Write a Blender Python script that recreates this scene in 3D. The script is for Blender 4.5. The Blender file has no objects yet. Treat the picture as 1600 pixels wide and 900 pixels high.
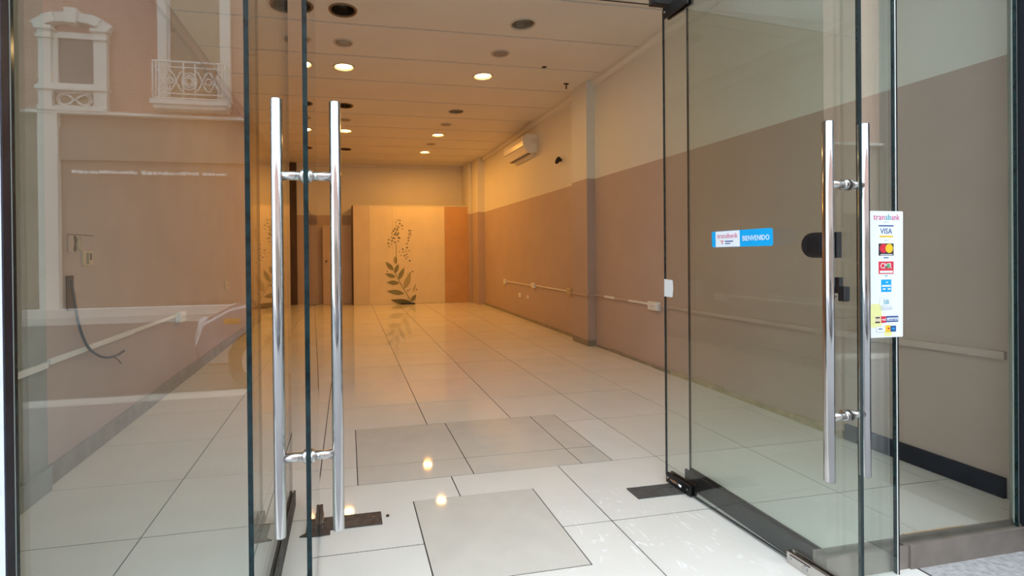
import bpy, bmesh, math, random
from mathutils import Vector, Matrix
random.seed(7)
S = bpy.context.scene
COL = S.collection
PI = math.pi

# ------------------------------------------------------------------ camera, sky, exposure
F, CX, CY = 753.63, 687.25, 397.30
YAW, PITCH, ROLL = math.radians(10.8274), math.radians(0.2172), math.radians(0.5250)
EYE = Vector((0, 0, 1.1807))
fwd = Vector((math.sin(YAW)*math.cos(PITCH), math.cos(YAW)*math.cos(PITCH), -math.sin(PITCH)))
rgt = Vector((math.cos(YAW), -math.sin(YAW), 0))
dwn = -rgt.cross(fwd)
r2 = math.cos(ROLL)*rgt + math.sin(ROLL)*dwn
d2 = -math.sin(ROLL)*rgt + math.cos(ROLL)*dwn
cam = bpy.data.objects.new('camera', bpy.data.cameras.new('camera'))
COL.objects.link(cam)
cam.matrix_world = Matrix(((r2.x, -d2.x, -fwd.x, EYE.x), (r2.y, -d2.y, -fwd.y, EYE.y), (r2.z, -d2.z, -fwd.z, EYE.z), (0, 0, 0, 1)))
cam.data.sensor_width = 36
cam.data.lens = F/1600*36
cam.data.shift_x = (800-CX)/1600
cam.data.shift_y = (CY-450)/1600
cam.data.clip_start = 0.02
S.camera = cam

W = bpy.data.worlds.new('overcast_sky'); S.world = W; W.use_nodes = True
bg = W.node_tree.nodes['Background']
bg.inputs[0].default_value = (0.80, 0.90, 1.0, 1)
bg.inputs[1].default_value = 3.7
S.view_settings.view_transform = 'Standard'
S.view_settings.look = 'None'
S.view_settings.gamma = 1
S.view_settings.exposure = 0.2
S.cycles.transparent_max_bounces = 24
S.cycles.max_bounces = 10
S.cycles.diffuse_bounces = 5
S.cycles.sample_clamp_indirect = 6
LAMP_W = 14

# ------------------------------------------------------------------ materials
def nt(name):
    m = bpy.data.materials.new(name); m.use_nodes = True
    n = m.node_tree; return m, n, n.nodes, n.links, n.nodes['Principled BSDF']
def mat(name, col, rough=.5, metal=0, noise=0, nscale=8, bump=0, bscale=60, spec=.5, stain=None, emit=0, coat=0):
    m, n, N, L, b = nt(name)
    b.inputs['Base Color'].default_value = (*col, 1)
    b.inputs['Roughness'].default_value = rough
    b.inputs['Metallic'].default_value = metal
    b.inputs['Specular IOR Level'].default_value = spec
    b.inputs['Coat Weight'].default_value = coat
    if emit:
        b.inputs['Emission Color'].default_value = (*col, 1); b.inputs['Emission Strength'].default_value = emit
    tc = N.new('ShaderNodeTexCoord')
    if noise:
        t = N.new('ShaderNodeTexNoise'); t.inputs['Scale'].default_value = nscale; t.inputs['Detail'].default_value = 6
        L.new(tc.outputs['Object'], t.inputs['Vector'])
        r = N.new('ShaderNodeValToRGB')
        r.color_ramp.elements[0].position = .3; r.color_ramp.elements[1].position = .7
        r.color_ramp.elements[0].color = (*[c*(1-noise) for c in col], 1)
        r.color_ramp.elements[1].color = (*[min(1, c*(1+noise)) for c in col], 1)
        L.new(t.outputs['Fac'], r.inputs['Fac']); src = r.outputs['Color']
        if stain:
            t2 = N.new('ShaderNodeTexNoise'); t2.inputs['Scale'].default_value = stain[1]; t2.inputs['Detail'].default_value = 8
            t2.inputs['Roughness'].default_value = .7
            L.new(tc.outputs['Object'], t2.inputs['Vector'])
            r2_ = N.new('ShaderNodeValToRGB'); r2_.color_ramp.elements[0].position = stain[2]; r2_.color_ramp.elements[1].position = stain[2]+.03
            L.new(t2.outputs['Fac'], r2_.inputs['Fac'])
            mx = N.new('ShaderNodeMix'); mx.data_type = 'RGBA'
            L.new(r2_.outputs['Color'], mx.inputs[0]); L.new(src, mx.inputs[6]); mx.inputs[7].default_value = (*stain[0], 1)
            src = mx.outputs[2]
        L.new(src, b.inputs['Base Color'])
    if bump:
        t = N.new('ShaderNodeTexNoise'); t.inputs['Scale'].default_value = bscale; t.inputs['Detail'].default_value = 4
        L.new(tc.outputs['Object'], t.inputs['Vector'])
        bp = N.new('ShaderNodeBump'); bp.inputs['Strength'].default_value = bump; bp.inputs['Distance'].default_value = .01
        L.new(t.outputs['Fac'], bp.inputs['Height']); L.new(bp.outputs['Normal'], b.inputs['Normal'])
    return m
def glass_mat(name, tint):
    m = bpy.data.materials.new(name); m.use_nodes = True
    n = m.node_tree; N, L = n.nodes, n.links; N.clear()
    out = N.new('ShaderNodeOutputMaterial'); mix = N.new('ShaderNodeMixShader')
    tr = N.new('ShaderNodeBsdfTransparent'); tr.inputs[0].default_value = (*tint, 1)
    gl = N.new('ShaderNodeBsdfGlossy'); gl.inputs['Roughness'].default_value = 0.0; gl.inputs[0].default_value = (1, 1, 1, 1)
    lw = N.new('ShaderNodeLayerWeight'); lw.inputs[0].default_value = .5
    p = N.new('ShaderNodeMath'); p.operation = 'POWER'; p.inputs[1].default_value = 5
    L.new(lw.outputs['Facing'], p.inputs[0])
    a = N.new('ShaderNodeMath'); a.operation = 'MULTIPLY_ADD'; a.inputs[1].default_value = .945; a.inputs[2].default_value = .055
    L.new(p.outputs[0], a.inputs[0])
    L.new(a.outputs[0], mix.inputs[0]); L.new(tr.outputs[0], mix.inputs[1]); L.new(gl.outputs[0], mix.inputs[2])
    L.new(mix.outputs[0], out.inputs[0])
    return m
M = {}
M['tile'] = mat('cream_porcelain', (.755, .74, .685), .028, noise=.03, nscale=3, stain=((.66, .64, .57), 26, .73))
M['tile_b'] = mat('cream_porcelain_light', (.775, .765, .715), .030, noise=.03, nscale=4, stain=((.66, .64, .58), 22, .70))
M['tile_grey'] = mat('grey_porcelain', (.64, .62, .56), .035, noise=.04, nscale=7, stain=((.42, .40, .36), 30, .70))
M['tile_white'] = mat('white_porcelain', (.84, .84, .82), .2, noise=.03, nscale=5)
M['grout'] = mat('dark_grout', (.05, .047, .042), .9)
M['paint_low'] = mat('taupe_pink_paint', (.50, .385, .325), .6, noise=.045, nscale=2.2, bump=.03, bscale=160)
M['paint_up'] = mat('cream_paint', (.74, .71, .63), .6, noise=.025, nscale=1.6, bump=.025, bscale=160)
M['paint_grey'] = mat('grey_paint', (.33, .34, .30), .6, noise=.08, nscale=4, bump=.1)
M['paint_low_highlight'] = mat('taupe_paint_highlight', (.56, .45, .38), .4, noise=.05, nscale=6)  # wall taupe lightened: the highlight along the trunking is put into its colour
M['ceil'] = mat('ceiling_paint', (.76, .72, .65), .55, noise=.03, nscale=1.5)
M['ceil_dark'] = mat('plenum', (.10, .08, .06), .9)
M['panel_cream'] = mat('cream_board', (.76, .67, .50), .5, noise=.05, nscale=2.5, bump=.05)
M['panel_beige'] = mat('beige_board', (.68, .58, .44), .5, noise=.05, nscale=2.5)
M['panel_brown'] = mat('brown_board', (.56, .33, .16), .5, noise=.06, nscale=3)
M['panel_lilac'] = mat('taupe_board', (.52, .41, .33), .55, noise=.05, nscale=3)
M['dark_brown'] = mat('dark_brown_wood', (.075, .042, .024), .5, noise=.2, nscale=6)
M['leaf'] = mat('olive_stencil_paint', (.235, .235, .13), .6, noise=.1, nscale=20)
M['leaf_pale'] = mat('pale_olive_stencil_paint', (.42, .38, .22), .6)
M['leaf_dark'] = mat('dark_olive_stencil_paint', (.15, .145, .08), .6)
M['glass'] = glass_mat('green_float_glass', (.930, .963, .951))
M['edge'] = mat('glass_edge', (.004, .018, .021), .15, noise=.6, nscale=30, spec=.4)
M['steel'] = mat('polished_steel', (.50, .49, .495), .13, metal=1, noise=.12, nscale=5, bump=.02, bscale=30)
M['steel_b'] = mat('brushed_steel', (.62, .60, .58), .25, metal=1)
M['black'] = mat('black_plastic', (.012, .012, .014), .3)
M['matt_black'] = mat('matt_black', (.008, .010, .014), .6, spec=.2)
M['black_metal'] = mat('black_coated_metal', (.02, .02, .022), .35, metal=.5, noise=.2, nscale=40)
M['bronze'] = mat('bronze_anodised', (.26, .225, .195), .42, metal=.35, noise=.12, nscale=14, stain=((.33, .30, .26), 60, .7))
M['plate'] = mat('worn_brown_plate', (.085, .068, .058), .6, spec=.25, metal=0, noise=.35, nscale=30, stain=((.4, .35, .3), 70, .72))
M['plate_g'] = mat('worn_grey_plate', (.085, .085, .082), .6, spec=.3, metal=0, noise=.25, nscale=30, stain=((.4, .38, .35), 70, .73))
M['white_pl'] = mat('white_plastic', (.80, .80, .77), .35)
M['ac'] = mat('ac_white_plastic', (.82, .80, .74), .22, coat=.3)
M['ac_dark'] = mat('ac_vent_dark', (.12, .12, .13), .5)
M['beige_pl'] = mat('beige_plastic', (.62, .50, .32), .4)
M['skirt_black'] = mat('black_skirting', (.012, .016, .021), .5, spec=.2, noise=.4, nscale=9, stain=((.09, .10, .10), 22, .66))
M['skirt_tan'] = mat('tan_plaster', (.44, .37, .24), .8, noise=.2, nscale=14, bump=.4)
M['skirt_grey'] = mat('grey_skirting', (.30, .265, .205), .5, noise=.15, nscale=8)
M['wood_raw'] = mat('raw_pine', (.72, .48, .26), .6, noise=.15, nscale=25)
M['lens_on'] = mat('lit_lens', (1.0, .70, .28), .4, emit=14)
M['can_in'] = mat('dark_can', (.10, .07, .045), .3, metal=.6)
M['can_beige'] = mat('beige_reflector', (.40, .34, .24), .35, metal=.3)
M['ring'] = mat('fitting_ring', (.62, .55, .46), .4)
M['ring_dark'] = mat('dark_ring', (.22, .14, .08), .4, metal=.3)
M['disc'] = mat('grey_diffuser', (.36, .33, .29), .6)
M['wall_ext'] = mat('pale_render', (.62, .68, .78), .7, noise=.08, nscale=20)
M['jamb_dark'] = mat('dark_jamb', (.022, .022, .035), .35, metal=.4, noise=.3, nscale=18)
M['jamb_pale'] = mat('pale_jamb', (.50, .55, .50), .45)
M['sidewalk'] = mat('sidewalk_stone', (.40, .395, .39), .85, noise=.25, nscale=45, bump=.6, bscale=90, stain=((.19, .19, .19), 55, .62))
M['asphalt'] = mat('asphalt', (.20, .20, .20), .9, noise=.15, nscale=30, bump=.4)
M['brick'] = mat('pink_brick', (.50, .27, .20), .8)
M['stone'] = mat('pale_stone', (.80, .76, .68), .7, noise=.06, nscale=6)
M['win_dark'] = mat('dark_window', (.14, .15, .16), .15)
M['win_tan'] = mat('tan_shutter', (.33, .28, .20), .6)
M['shop_dark'] = mat('shop_front_brown', (.30, .22, .17), .7, noise=.1, nscale=2)
M['shop_band'] = mat('shop_band', (.27, .215, .165), .6, noise=.1, nscale=3)
M['dark_render'] = mat('dark_render', (.11, .10, .09), .8, noise=.1, nscale=2)
M['iron_w'] = mat('white_iron', (.88, .86, .80), .5)
M['car'] = mat('silver_car_paint', (.55, .56, .58), .25, metal=.6, coat=.6)
M['car_glass'] = mat('car_glass', (.03, .035, .04), .05)
M['tyre'] = mat('tyre', (.02, .02, .02), .8)
M['lamp_glass'] = mat('headlamp_glass', (.85, .88, .9), .08)
M['amber'] = mat('amber_glass', (.9, .45, .05), .1)
M['st_white'] = mat('sticker_white', (.86, .93, .98), .4)
M['st_cyan'] = mat('sticker_cyan', (.0, .40, .86), .4)
M['st_red'] = mat('sticker_red', (.70, .03, .06), .4)
M['st_pink'] = mat('sticker_pink', (.62, .10, .28), .4)
M['st_navy'] = mat('sticker_navy', (.02, .09, .30), .4)
M['st_yel'] = mat('sticker_yellow', (.90, .62, .03), .4)
M['st_lemon'] = mat('sticker_lemon', (.85, .88, .40), .4)
M['st_black'] = mat('sticker_black', (.02, .025, .03), .4)
M['st_teal'] = mat('sticker_teal', (.03, .38, .50), .4)
M['st_green'] = mat('sticker_green', (.1, .45, .18), .4)
M['st_grey'] = mat('sticker_grey_line', (.45, .55, .62), .4)
M['film'] = mat('cloudy_film', (.78, .80, .80), .6)
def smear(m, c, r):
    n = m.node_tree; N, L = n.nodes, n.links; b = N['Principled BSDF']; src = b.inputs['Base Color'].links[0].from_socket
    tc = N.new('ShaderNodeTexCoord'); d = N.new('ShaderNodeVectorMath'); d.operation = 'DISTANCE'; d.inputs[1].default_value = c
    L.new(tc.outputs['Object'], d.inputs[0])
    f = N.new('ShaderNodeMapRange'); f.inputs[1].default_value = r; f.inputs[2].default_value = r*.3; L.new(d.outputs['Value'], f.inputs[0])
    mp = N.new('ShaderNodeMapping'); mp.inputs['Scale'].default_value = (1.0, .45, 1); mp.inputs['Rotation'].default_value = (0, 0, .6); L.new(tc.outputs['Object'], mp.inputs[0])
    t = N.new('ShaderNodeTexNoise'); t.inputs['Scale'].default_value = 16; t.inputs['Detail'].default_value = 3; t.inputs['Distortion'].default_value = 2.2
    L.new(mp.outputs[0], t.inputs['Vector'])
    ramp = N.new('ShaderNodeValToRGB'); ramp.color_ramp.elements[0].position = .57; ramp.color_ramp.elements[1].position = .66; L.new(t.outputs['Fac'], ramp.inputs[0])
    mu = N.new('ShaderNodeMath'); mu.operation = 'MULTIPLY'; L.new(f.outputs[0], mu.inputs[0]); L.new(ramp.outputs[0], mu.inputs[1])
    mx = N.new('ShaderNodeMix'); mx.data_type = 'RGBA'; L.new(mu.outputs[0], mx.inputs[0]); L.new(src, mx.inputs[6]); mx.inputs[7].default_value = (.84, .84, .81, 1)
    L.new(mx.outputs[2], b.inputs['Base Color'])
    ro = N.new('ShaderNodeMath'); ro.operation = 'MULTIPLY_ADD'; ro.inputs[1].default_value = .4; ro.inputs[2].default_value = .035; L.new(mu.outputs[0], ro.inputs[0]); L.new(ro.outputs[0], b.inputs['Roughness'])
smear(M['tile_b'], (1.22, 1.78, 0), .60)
# brick courses on the building over the road: shape of the bricks is far too small there to tell
def brickify(m):
    n = m.node_tree; N, L = n.nodes, n.links
    tc = N.new('ShaderNodeTexCoord'); mp = N.new('ShaderNodeMapping'); mp.inputs['Rotation'].default_value = (PI/2, 0, 0)
    L.new(tc.outputs['Object'], mp.inputs[0])
    b = N.new('ShaderNodeTexBrick'); b.inputs['Scale'].default_value = 1
    b.inputs['Brick Width'].default_value = .24; b.inputs['Row Height'].default_value = .075; b.inputs['Mortar Size'].default_value = .008
    b.inputs['Color1'].default_value = (.52, .27, .20, 1); b.inputs['Color2'].default_value = (.44, .23, .17, 1); b.inputs['Mortar'].default_value = (.55, .42, .34, 1)
    L.new(mp.outputs[0], b.inputs['Vector']); L.new(b.outputs['Color'], N['Principled BSDF'].inputs['Base Color'])
brickify(M['brick'])

# ------------------------------------------------------------------ helpers
def box(bm, x0, x1, y0, y1, z0, z1, mi=0, bev=0):
    vs = [bm.verts.new(p) for p in ((x0, y0, z0), (x1, y0, z0), (x1, y1, z0), (x0, y1, z0), (x0, y0, z1), (x1, y0, z1), (x1, y1, z1), (x0, y1, z1))]
    fs = [bm.faces.new([vs[i] for i in q]) for q in ((3, 2, 1, 0), (4, 5, 6, 7), (0, 1, 5, 4), (1, 2, 6, 5), (2, 3, 7, 6), (3, 0, 4, 7))]
    for f in fs: f.material_index = mi
    if bev:
        r = bmesh.ops.bevel(bm, geom=list({e for f in fs for e in f.edges}), offset=bev, segments=2, affect='EDGES', profile=.5)
        for f in r['faces']: f.material_index = mi
    return fs
def cyl(bm, a, b, r, seg=20, mi=0, r_end=None, caps=True):
    a, b = Vector(a), Vector(b); d = (b-a).normalized()
    u = d.orthogonal().normalized(); v = d.cross(u)
    r_end = r if r_end is None else r_end
    A = [bm.verts.new(a+(u*math.cos(t)+v*math.sin(t))*r) for t in [2*PI*i/seg for i in range(seg)]]
    B = [bm.verts.new(b+(u*math.cos(t)+v*math.sin(t))*r_end) for t in [2*PI*i/seg for i in range(seg)]]
    for i in range(seg):
        f = bm.faces.new((A[i], A[(i+1) % seg], B[(i+1) % seg], B[i])); f.smooth = True; f.material_index = mi
    if caps:
        for c in (bm.faces.new(A[::-1]), bm.faces.new(B)): c.material_index = mi
def lathe(bm, c, prof, seg=40, mi=0, smooth=True):
    rings = []
    for r, z in prof:
        rings.append([bm.verts.new((c[0]+r*math.cos(2*PI*i/seg), c[1]+r*math.sin(2*PI*i/seg), c[2]+z)) for i in range(seg)] if r > 1e-6 else [bm.verts.new((c[0], c[1], c[2]+z))])
    for p, q in zip(rings, rings[1:]):
        for i in range(seg):
            j = (i+1) % seg
            vs = [p[i], p[j], q[j], q[i]] if len(p) > 1 and len(q) > 1 else ([p[0], q[j], q[i]] if len(p) == 1 else [p[i], p[j], q[0]])
            f = bm.faces.new(vs); f.smooth = smooth; f.material_index = mi
def prism(bm, pts, axis, a, b, mi=0):
    """2D outline extruded along an axis; pts are the two other coordinates in order"""
    def P(p, t):
        return {'x': (t, p[0], p[1]), 'y': (p[0], t, p[1]), 'z': (p[0], p[1], t)}[axis]
    A = [bm.verts.new(P(p, a)) for p in pts]; B = [bm.verts.new(P(p, b)) for p in pts]
    fs = [bm.faces.new(A), bm.faces.new(B[::-1])]
    n = len(pts)
    for i in range(n): fs.append(bm.faces.new((A[i], B[i], B[(i+1) % n], A[(i+1) % n])))
    for f in fs: f.material_index = mi
    return fs
def tube(bm, pts, r, seg=8, mi=0):
    pts = [Vector(p) for p in pts]; rings = []
    for i, p in enumerate(pts):
        d = (pts[min(i+1, len(pts)-1)]-pts[max(i-1, 0)]).normalized()
        u = d.cross(Vector((.13, .31, .94))).normalized(); v = d.cross(u)
        rings.append([bm.verts.new(p+(u*math.cos(t)+v*math.sin(t))*r) for t in [2*PI*k/seg for k in range(seg)]])
    for A, B in zip(rings, rings[1:]):
        for i in range(seg):
            f = bm.faces.new((A[i], A[(i+1) % seg], B[(i+1) % seg], B[i])); f.smooth = True; f.material_index = mi
    bm.faces.new(rings[0][::-1]); bm.faces.new(rings[-1])
def spline(P, n=8):
    P = [Vector(p) for p in P]; out = []
    for i in range(len(P)-1):
        p0, p1, p2, p3 = P[max(i-1, 0)], P[i], P[i+1], P[min(i+2, len(P)-1)]
        for k in range(n):
            t = k/n
            out.append(.5*((2*p1)+(-p0+p2)*t+(2*p0-5*p1+4*p2-p3)*t*t+(-p0+3*p1-3*p2+p3)*t**3))
    return out+[P[-1]]
def obj(name, bm, mats, parent=None, loc=None, fix=True):
    if fix: bmesh.ops.recalc_face_normals(bm, faces=bm.faces)
    me = bpy.data.meshes.new(name); bm.to_mesh(me); bm.free()
    for m in (mats if isinstance(mats, (list, tuple)) else [mats]): me.materials.append(M[m] if isinstance(m, str) else m)
    o = bpy.data.objects.new(name, me); COL.objects.link(o)
    if parent: o.parent = parent
    if loc: o.location = loc
    return o
def B(): return bmesh.new()
def tag(o, label=None, cat=None, group=None, kind=None):
    if label: o['label'] = label
    if cat: o['category'] = cat
    if group: o['group'] = group
    if kind: o['kind'] = kind
    return o
def empty(name, loc=(0, 0, 0), rz=0):
    o = bpy.data.objects.new(name, None); COL.objects.link(o); o.location = loc; o.rotation_euler = (0, 0, rz); o.empty_display_size = .1
    return o
def one(name, mats, fn, parent=None, **k):
    bm = B(); fn(bm); return obj(name, bm, mats, parent, **k)
def pane_box(bm, x0, x1, y0, y1, z0, z1):
    """glass on the two big faces, dark green on the thin ones"""
    fs = box(bm, x0, x1, y0, y1, z0, z1)
    thin = min(range(3), key=lambda i: (x1-x0, y1-y0, z1-z0)[i])
    for f in fs:
        f.normal_update()
        f.material_index = 0 if abs(f.normal[thin]) > .5 else 1
def text_mesh(name, s, size, material, parent, xf, extrude=.0003, width=None):
    """flat lettering; xf places the text plane (x right, y up)"""
    cu = bpy.data.curves.new('lettering', 'FONT'); cu.body = s; cu.size = size; cu.extrude = extrude; cu.resolution_u = 2
    cu.align_x = 'CENTER'; cu.align_y = 'CENTER'; cu.offset = size*.003
    t = bpy.data.objects.new('lettering_source', cu); COL.objects.link(t)
    bpy.context.view_layer.update()
    me = bpy.data.meshes.new_from_object(t.evaluated_get(bpy.context.evaluated_depsgraph_get()))
    bpy.data.objects.remove(t); bpy.data.curves.remove(cu)
    if width:
        xs = [v.co.x for v in me.vertices]; k = width/(max(xs)-min(xs))
        for v in me.vertices: v.co.x *= k
    me.materials.clear(); me.materials.append(M[material])
    o = bpy.data.objects.new(name, me); COL.objects.link(o); o.parent = parent; o.matrix_local = xf
    return o

# ------------------------------------------------------------------ floor
H_C = 3.29
XL, XR = -1.52, 3.03
floor = one('floor', 'grout', lambda bm: box(bm, -1.75, 3.3, 1.2, 12.4, -.14, -.0022))
tag(floor, kind='structure')
G = .0028
def tile_poly(pts, m, dz=0.0):
    # inset a rectilinear outline (counter-clockwise) by half the joint
    n = len(pts); q = []
    for i in range(n):
        p0, p, p1 = Vector(pts[i-1]), Vector(pts[i]), Vector(pts[(i+1) % n])
        a = (p-p0).normalized(); b = (p1-p).normalized()
        na, nb = Vector((-a.y, a.x)), Vector((-b.y, b.x))
        q.append(p + (na+nb)*G if abs(a.dot(b)) < .5 else p+na*G)
    dz += random.uniform(-.0004, .0004)
    bm = B(); prism(bm, [(v.x, v.y) for v in q], 'z', -.0021, dz)
    return obj('tile', bm, m, floor)
def R(x0, x1, y0, y1, m=None, dz=0.0):
    if x1-x0 < .02 or y1-y0 < .02: return
    tile_poly([(x0, y0), (x1, y0), (x1, y1), (x0, y1)], m or random.choice(['tile', 'tile', 'tile_b']), dz)
PX0, PX1, PY0, PY1 = .295, .893, 1.675, 2.27      # first repair tile
QX0, QX1, QY0, QY1 = .04, 1.455, 2.485, 3.27      # second repair field
RX = [.525, 1.125, 1.725, 2.325, 2.90, XR]
LXc = [XL, -.86, -.155]
# left field
ly = [1.20, 1.66, 2.21, 2.745, 3.31, 3.90]
while ly[-1] < 11.6: ly.append(ly[-1]+.61)
for a, b in zip(ly, ly[1:]):
    R(LXc[0], LXc[1], a, b); R(LXc[1], LXc[2], a, b, 'tile_b' if a < 2.6 else None)
# strip between left field and second repair field
R(-.155, QX0, 2.485, 2.70, 'tile'); R(-.155, QX0, 2.70, 3.27)
# front rows with the first repair tile
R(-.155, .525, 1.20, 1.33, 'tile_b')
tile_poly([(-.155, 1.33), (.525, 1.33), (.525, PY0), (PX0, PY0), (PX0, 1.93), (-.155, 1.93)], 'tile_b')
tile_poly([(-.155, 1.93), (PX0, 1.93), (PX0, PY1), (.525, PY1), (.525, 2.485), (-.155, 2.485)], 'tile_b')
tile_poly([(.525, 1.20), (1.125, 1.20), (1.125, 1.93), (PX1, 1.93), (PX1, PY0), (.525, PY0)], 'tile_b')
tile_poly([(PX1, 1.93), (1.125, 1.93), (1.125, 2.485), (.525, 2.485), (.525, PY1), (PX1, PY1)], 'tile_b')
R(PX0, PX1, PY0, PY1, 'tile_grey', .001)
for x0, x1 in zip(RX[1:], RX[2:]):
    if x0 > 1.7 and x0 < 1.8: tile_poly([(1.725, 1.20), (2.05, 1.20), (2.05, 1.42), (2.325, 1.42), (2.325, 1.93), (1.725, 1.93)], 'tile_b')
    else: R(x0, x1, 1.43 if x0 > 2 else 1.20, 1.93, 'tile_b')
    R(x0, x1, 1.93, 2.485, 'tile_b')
# second repair field
for x0, x1 in ((QX0, .65), (.65, 1.27), (1.27, QX1)):
    R(x0, x1, QY0, 2.69, 'tile_grey'); R(x0, x1, 2.69, QY1, 'tile_grey')
R(QX1, 1.725, 2.485, 3.12, 'tile_b'); R(1.725, 2.325, 2.485, 3.12); R(2.325, 2.9, 2.485, 3.12); R(2.9, XR, 2.485, 3.12)
tile_poly([(1.125, QY1), (QX1, QY1), (QX1, 3.12), (1.725, 3.12), (1.725, 3.74), (1.125, 3.74)], 'tile')
R(-.155, .525, QY1, 3.74); R(.525, 1.125, QY1, 3.74); R(1.725, 2.325, 3.12, 3.74); R(2.325, 2.9, 3.12, 3.74); R(2.9, XR, 3.12, 3.74)
ry = [3.74, 4.40, 5.03]
while ry[-1] < 11.6: ry.append(ry[-1]+.612)
for a, b in zip(ry, ry[1:]):
    for x0, x1 in zip([-.155]+RX, RX): R(x0, x1, a, b)

# ------------------------------------------------------------------ walls
PZ, TZ = 2.08, 3.46
def wall_r(bm):
    for z0, z1, mi in ((0, PZ, 0), (PZ, TZ, 1)):
        box(bm, XR, XR+.2, 1.70, 12.2, z0, z1, mi)
tag(one('wall_right', ['paint_low', 'paint_up'], wall_r), kind='structure')
def wall_rb(bm):
    box(bm, 2.80, XR-.001, 10.96, 12.2, 0, PZ, 0); box(bm, 2.80, XR-.001, 10.96, 12.2, PZ, TZ, 1)
tag(one('wall_alcove', ['paint_low', 'paint_up'], wall_rb), kind='structure')
def wall_l(bm):
    box(bm, XL-.2, XL, 2.76, 12.2, 0, TZ, 0)
    box(bm, XL-.2, XL+.025, 1.62, 2.76, 0, TZ, 1)
tag(one('wall_left', ['paint_low', 'paint_grey'], wall_l), kind='structure')
def wall_b(bm):
    box(bm, XL, 2.799, 11.65, 11.85, 0, PZ, 0); box(bm, XL, 2.799, 11.65, 11.85, PZ, TZ, 1)
tag(one('wall_back', ['panel_lilac', 'paint_up'], wall_b), kind='structure')
# pillars on the right wall
for i, (x0, y0, y1, lab) in enumerate(((2.92, 5.53, 5.93, 'square pillar on the right wall, the nearer one, in front of the air conditioner'), (2.87, 10.45, 10.93, 'square pillar at the far end of the right wall beside the brown wall strip'))):
    p = empty('pillar', (x0, y0, 0)); tag(p, lab, 'pillar', kind='structure')
    bm = B(); box(bm, 0, XR-x0+.01, 0, y1-y0, .0, PZ, 0, 0); obj('lower_section', bm, 'paint_low', p)
    bm = B(); box(bm, 0, XR-x0+.01, 0, y1-y0, PZ, H_C+.02); obj('upper_section', bm, 'paint_up', p)
    if i == 0:
        bm = B(); box(bm, -.006, XR-x0, -.006, y1-y0, 0, .075); obj('base_strip', bm, 'skirt_grey', p)
# back partition : a lower, painted board in front of the upper wall
part = empty('back_partition', (.13, 11.10, 0)); tag(part, 'cream painted partition at the back with stencilled plant and a brown strip', 'partition')
for nm, x0, x1, m in (('board', 0, .36, 'panel_beige'), ('board', .362, .88, 'panel_cream'), ('board', .882, 2.11, 'panel_cream'), ('board', 2.112, 2.67, 'panel_brown')):
    bm = B(); box(bm, x0, x1, 0, .06, 0.004, 2.255); o = obj(nm, bm, m, part)
    if m == 'panel_brown': o['label'] = 'orange-brown board at the right end'
bm = B(); box(bm, -.004, 2.672, -.008, .07, 2.255, 2.272); obj('top_trim', bm, 'paint_up', part)
bm = B(); box(bm, -.03, -.001, -.01, .55, 0.004, 2.26); obj('end_post', bm, 'dark_brown', part)
# stencilled plant, coordinates measured on the board
mural = empty('painted_plant', (1.30, 11.094, .3)); tag(mural, 'olive green stencilled plant with leaves and dotted blossoms on the back partition', 'mural')
def mp(u, v):      # 5 px per photo pixel crop -> metres on the board
    return ((560+u/5-648)*11.15/753.6/.975+1.43, 2.255-(v-52)*.01475*.2)
def mural_obj(name, polys, m, kind=None):
    bm = B()
    for poly in polys:
        vs = [(x-1.30, z-.3) for x, z in poly]
        prism(bm, vs, 'y', -.0015, .0045)
    o = obj(name, bm, m, mural)
    if kind: o['kind'] = kind
    return o
def leaf_poly(a, b, w, n=8):
    ax, az = mp(*a); bx, bz = mp(*b); ww = w/5*11.15/753.6
    dx, dz = bx-ax, bz-az; L_ = math.hypot(dx, dz); nx, nz = -dz/L_, dx/L_
    s1 = [(ax+dx*t+nx*ww*.5*math.sin(PI*t**.85), az+dz*t+nz*ww*.5*math.sin(PI*t**.85)) for t in [i/n for i in range(n+1)]]
    s2 = [(ax+dx*t-nx*ww*.5*math.sin(PI*t**.85), az+dz*t-nz*ww*.5*math.sin(PI*t**.85)) for t in [i/n for i in range(n-1, 0, -1)]]
    return s1+s2
for a, b, w, m in (((310, 552), (250, 485), 34, 'leaf'), ((318, 575), (348, 503), 32, 'leaf'), ((347, 625), (392, 532), 34, 'leaf'), ((325, 605), (246, 578), 30, 'leaf'),
                   ((352, 652), (256, 645), 34, 'leaf'), ((390, 700), (440, 575), 46, 'leaf_pale'), ((390, 735), (258, 712), 38, 'leaf'), ((445, 797), (480, 745), 32, 'leaf'),
                   ((470, 823), (285, 783), 48, 'leaf_dark'), ((325, 500), (322, 440), 28, 'leaf_pale'), ((455, 728), (482, 655), 12, 'leaf_pale')):
    mural_obj('leaf', [leaf_poly(a, b, w)], m)
def strip(pts, w):
    out = []
    for a, b in zip(pts, pts[1:]):
        (ax, az), (bx, bz) = mp(*a), mp(*b); L_ = math.hypot(bx-ax, bz-az); nx, nz = -(bz-az)/L_*w, (bx-ax)/L_*w
        out.append([(ax+nx, az+nz), (bx+nx, bz+nz), (bx-nx, bz-nz), (ax-nx, az-nz)])
    return out
mural_obj('stem', strip([(320, 560), (345, 625), (390, 705), (440, 792)], .006), 'leaf')
mural_obj('stem', strip([(330, 500), (332, 420), (333, 340)], .008), 'leaf_pale')
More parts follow.
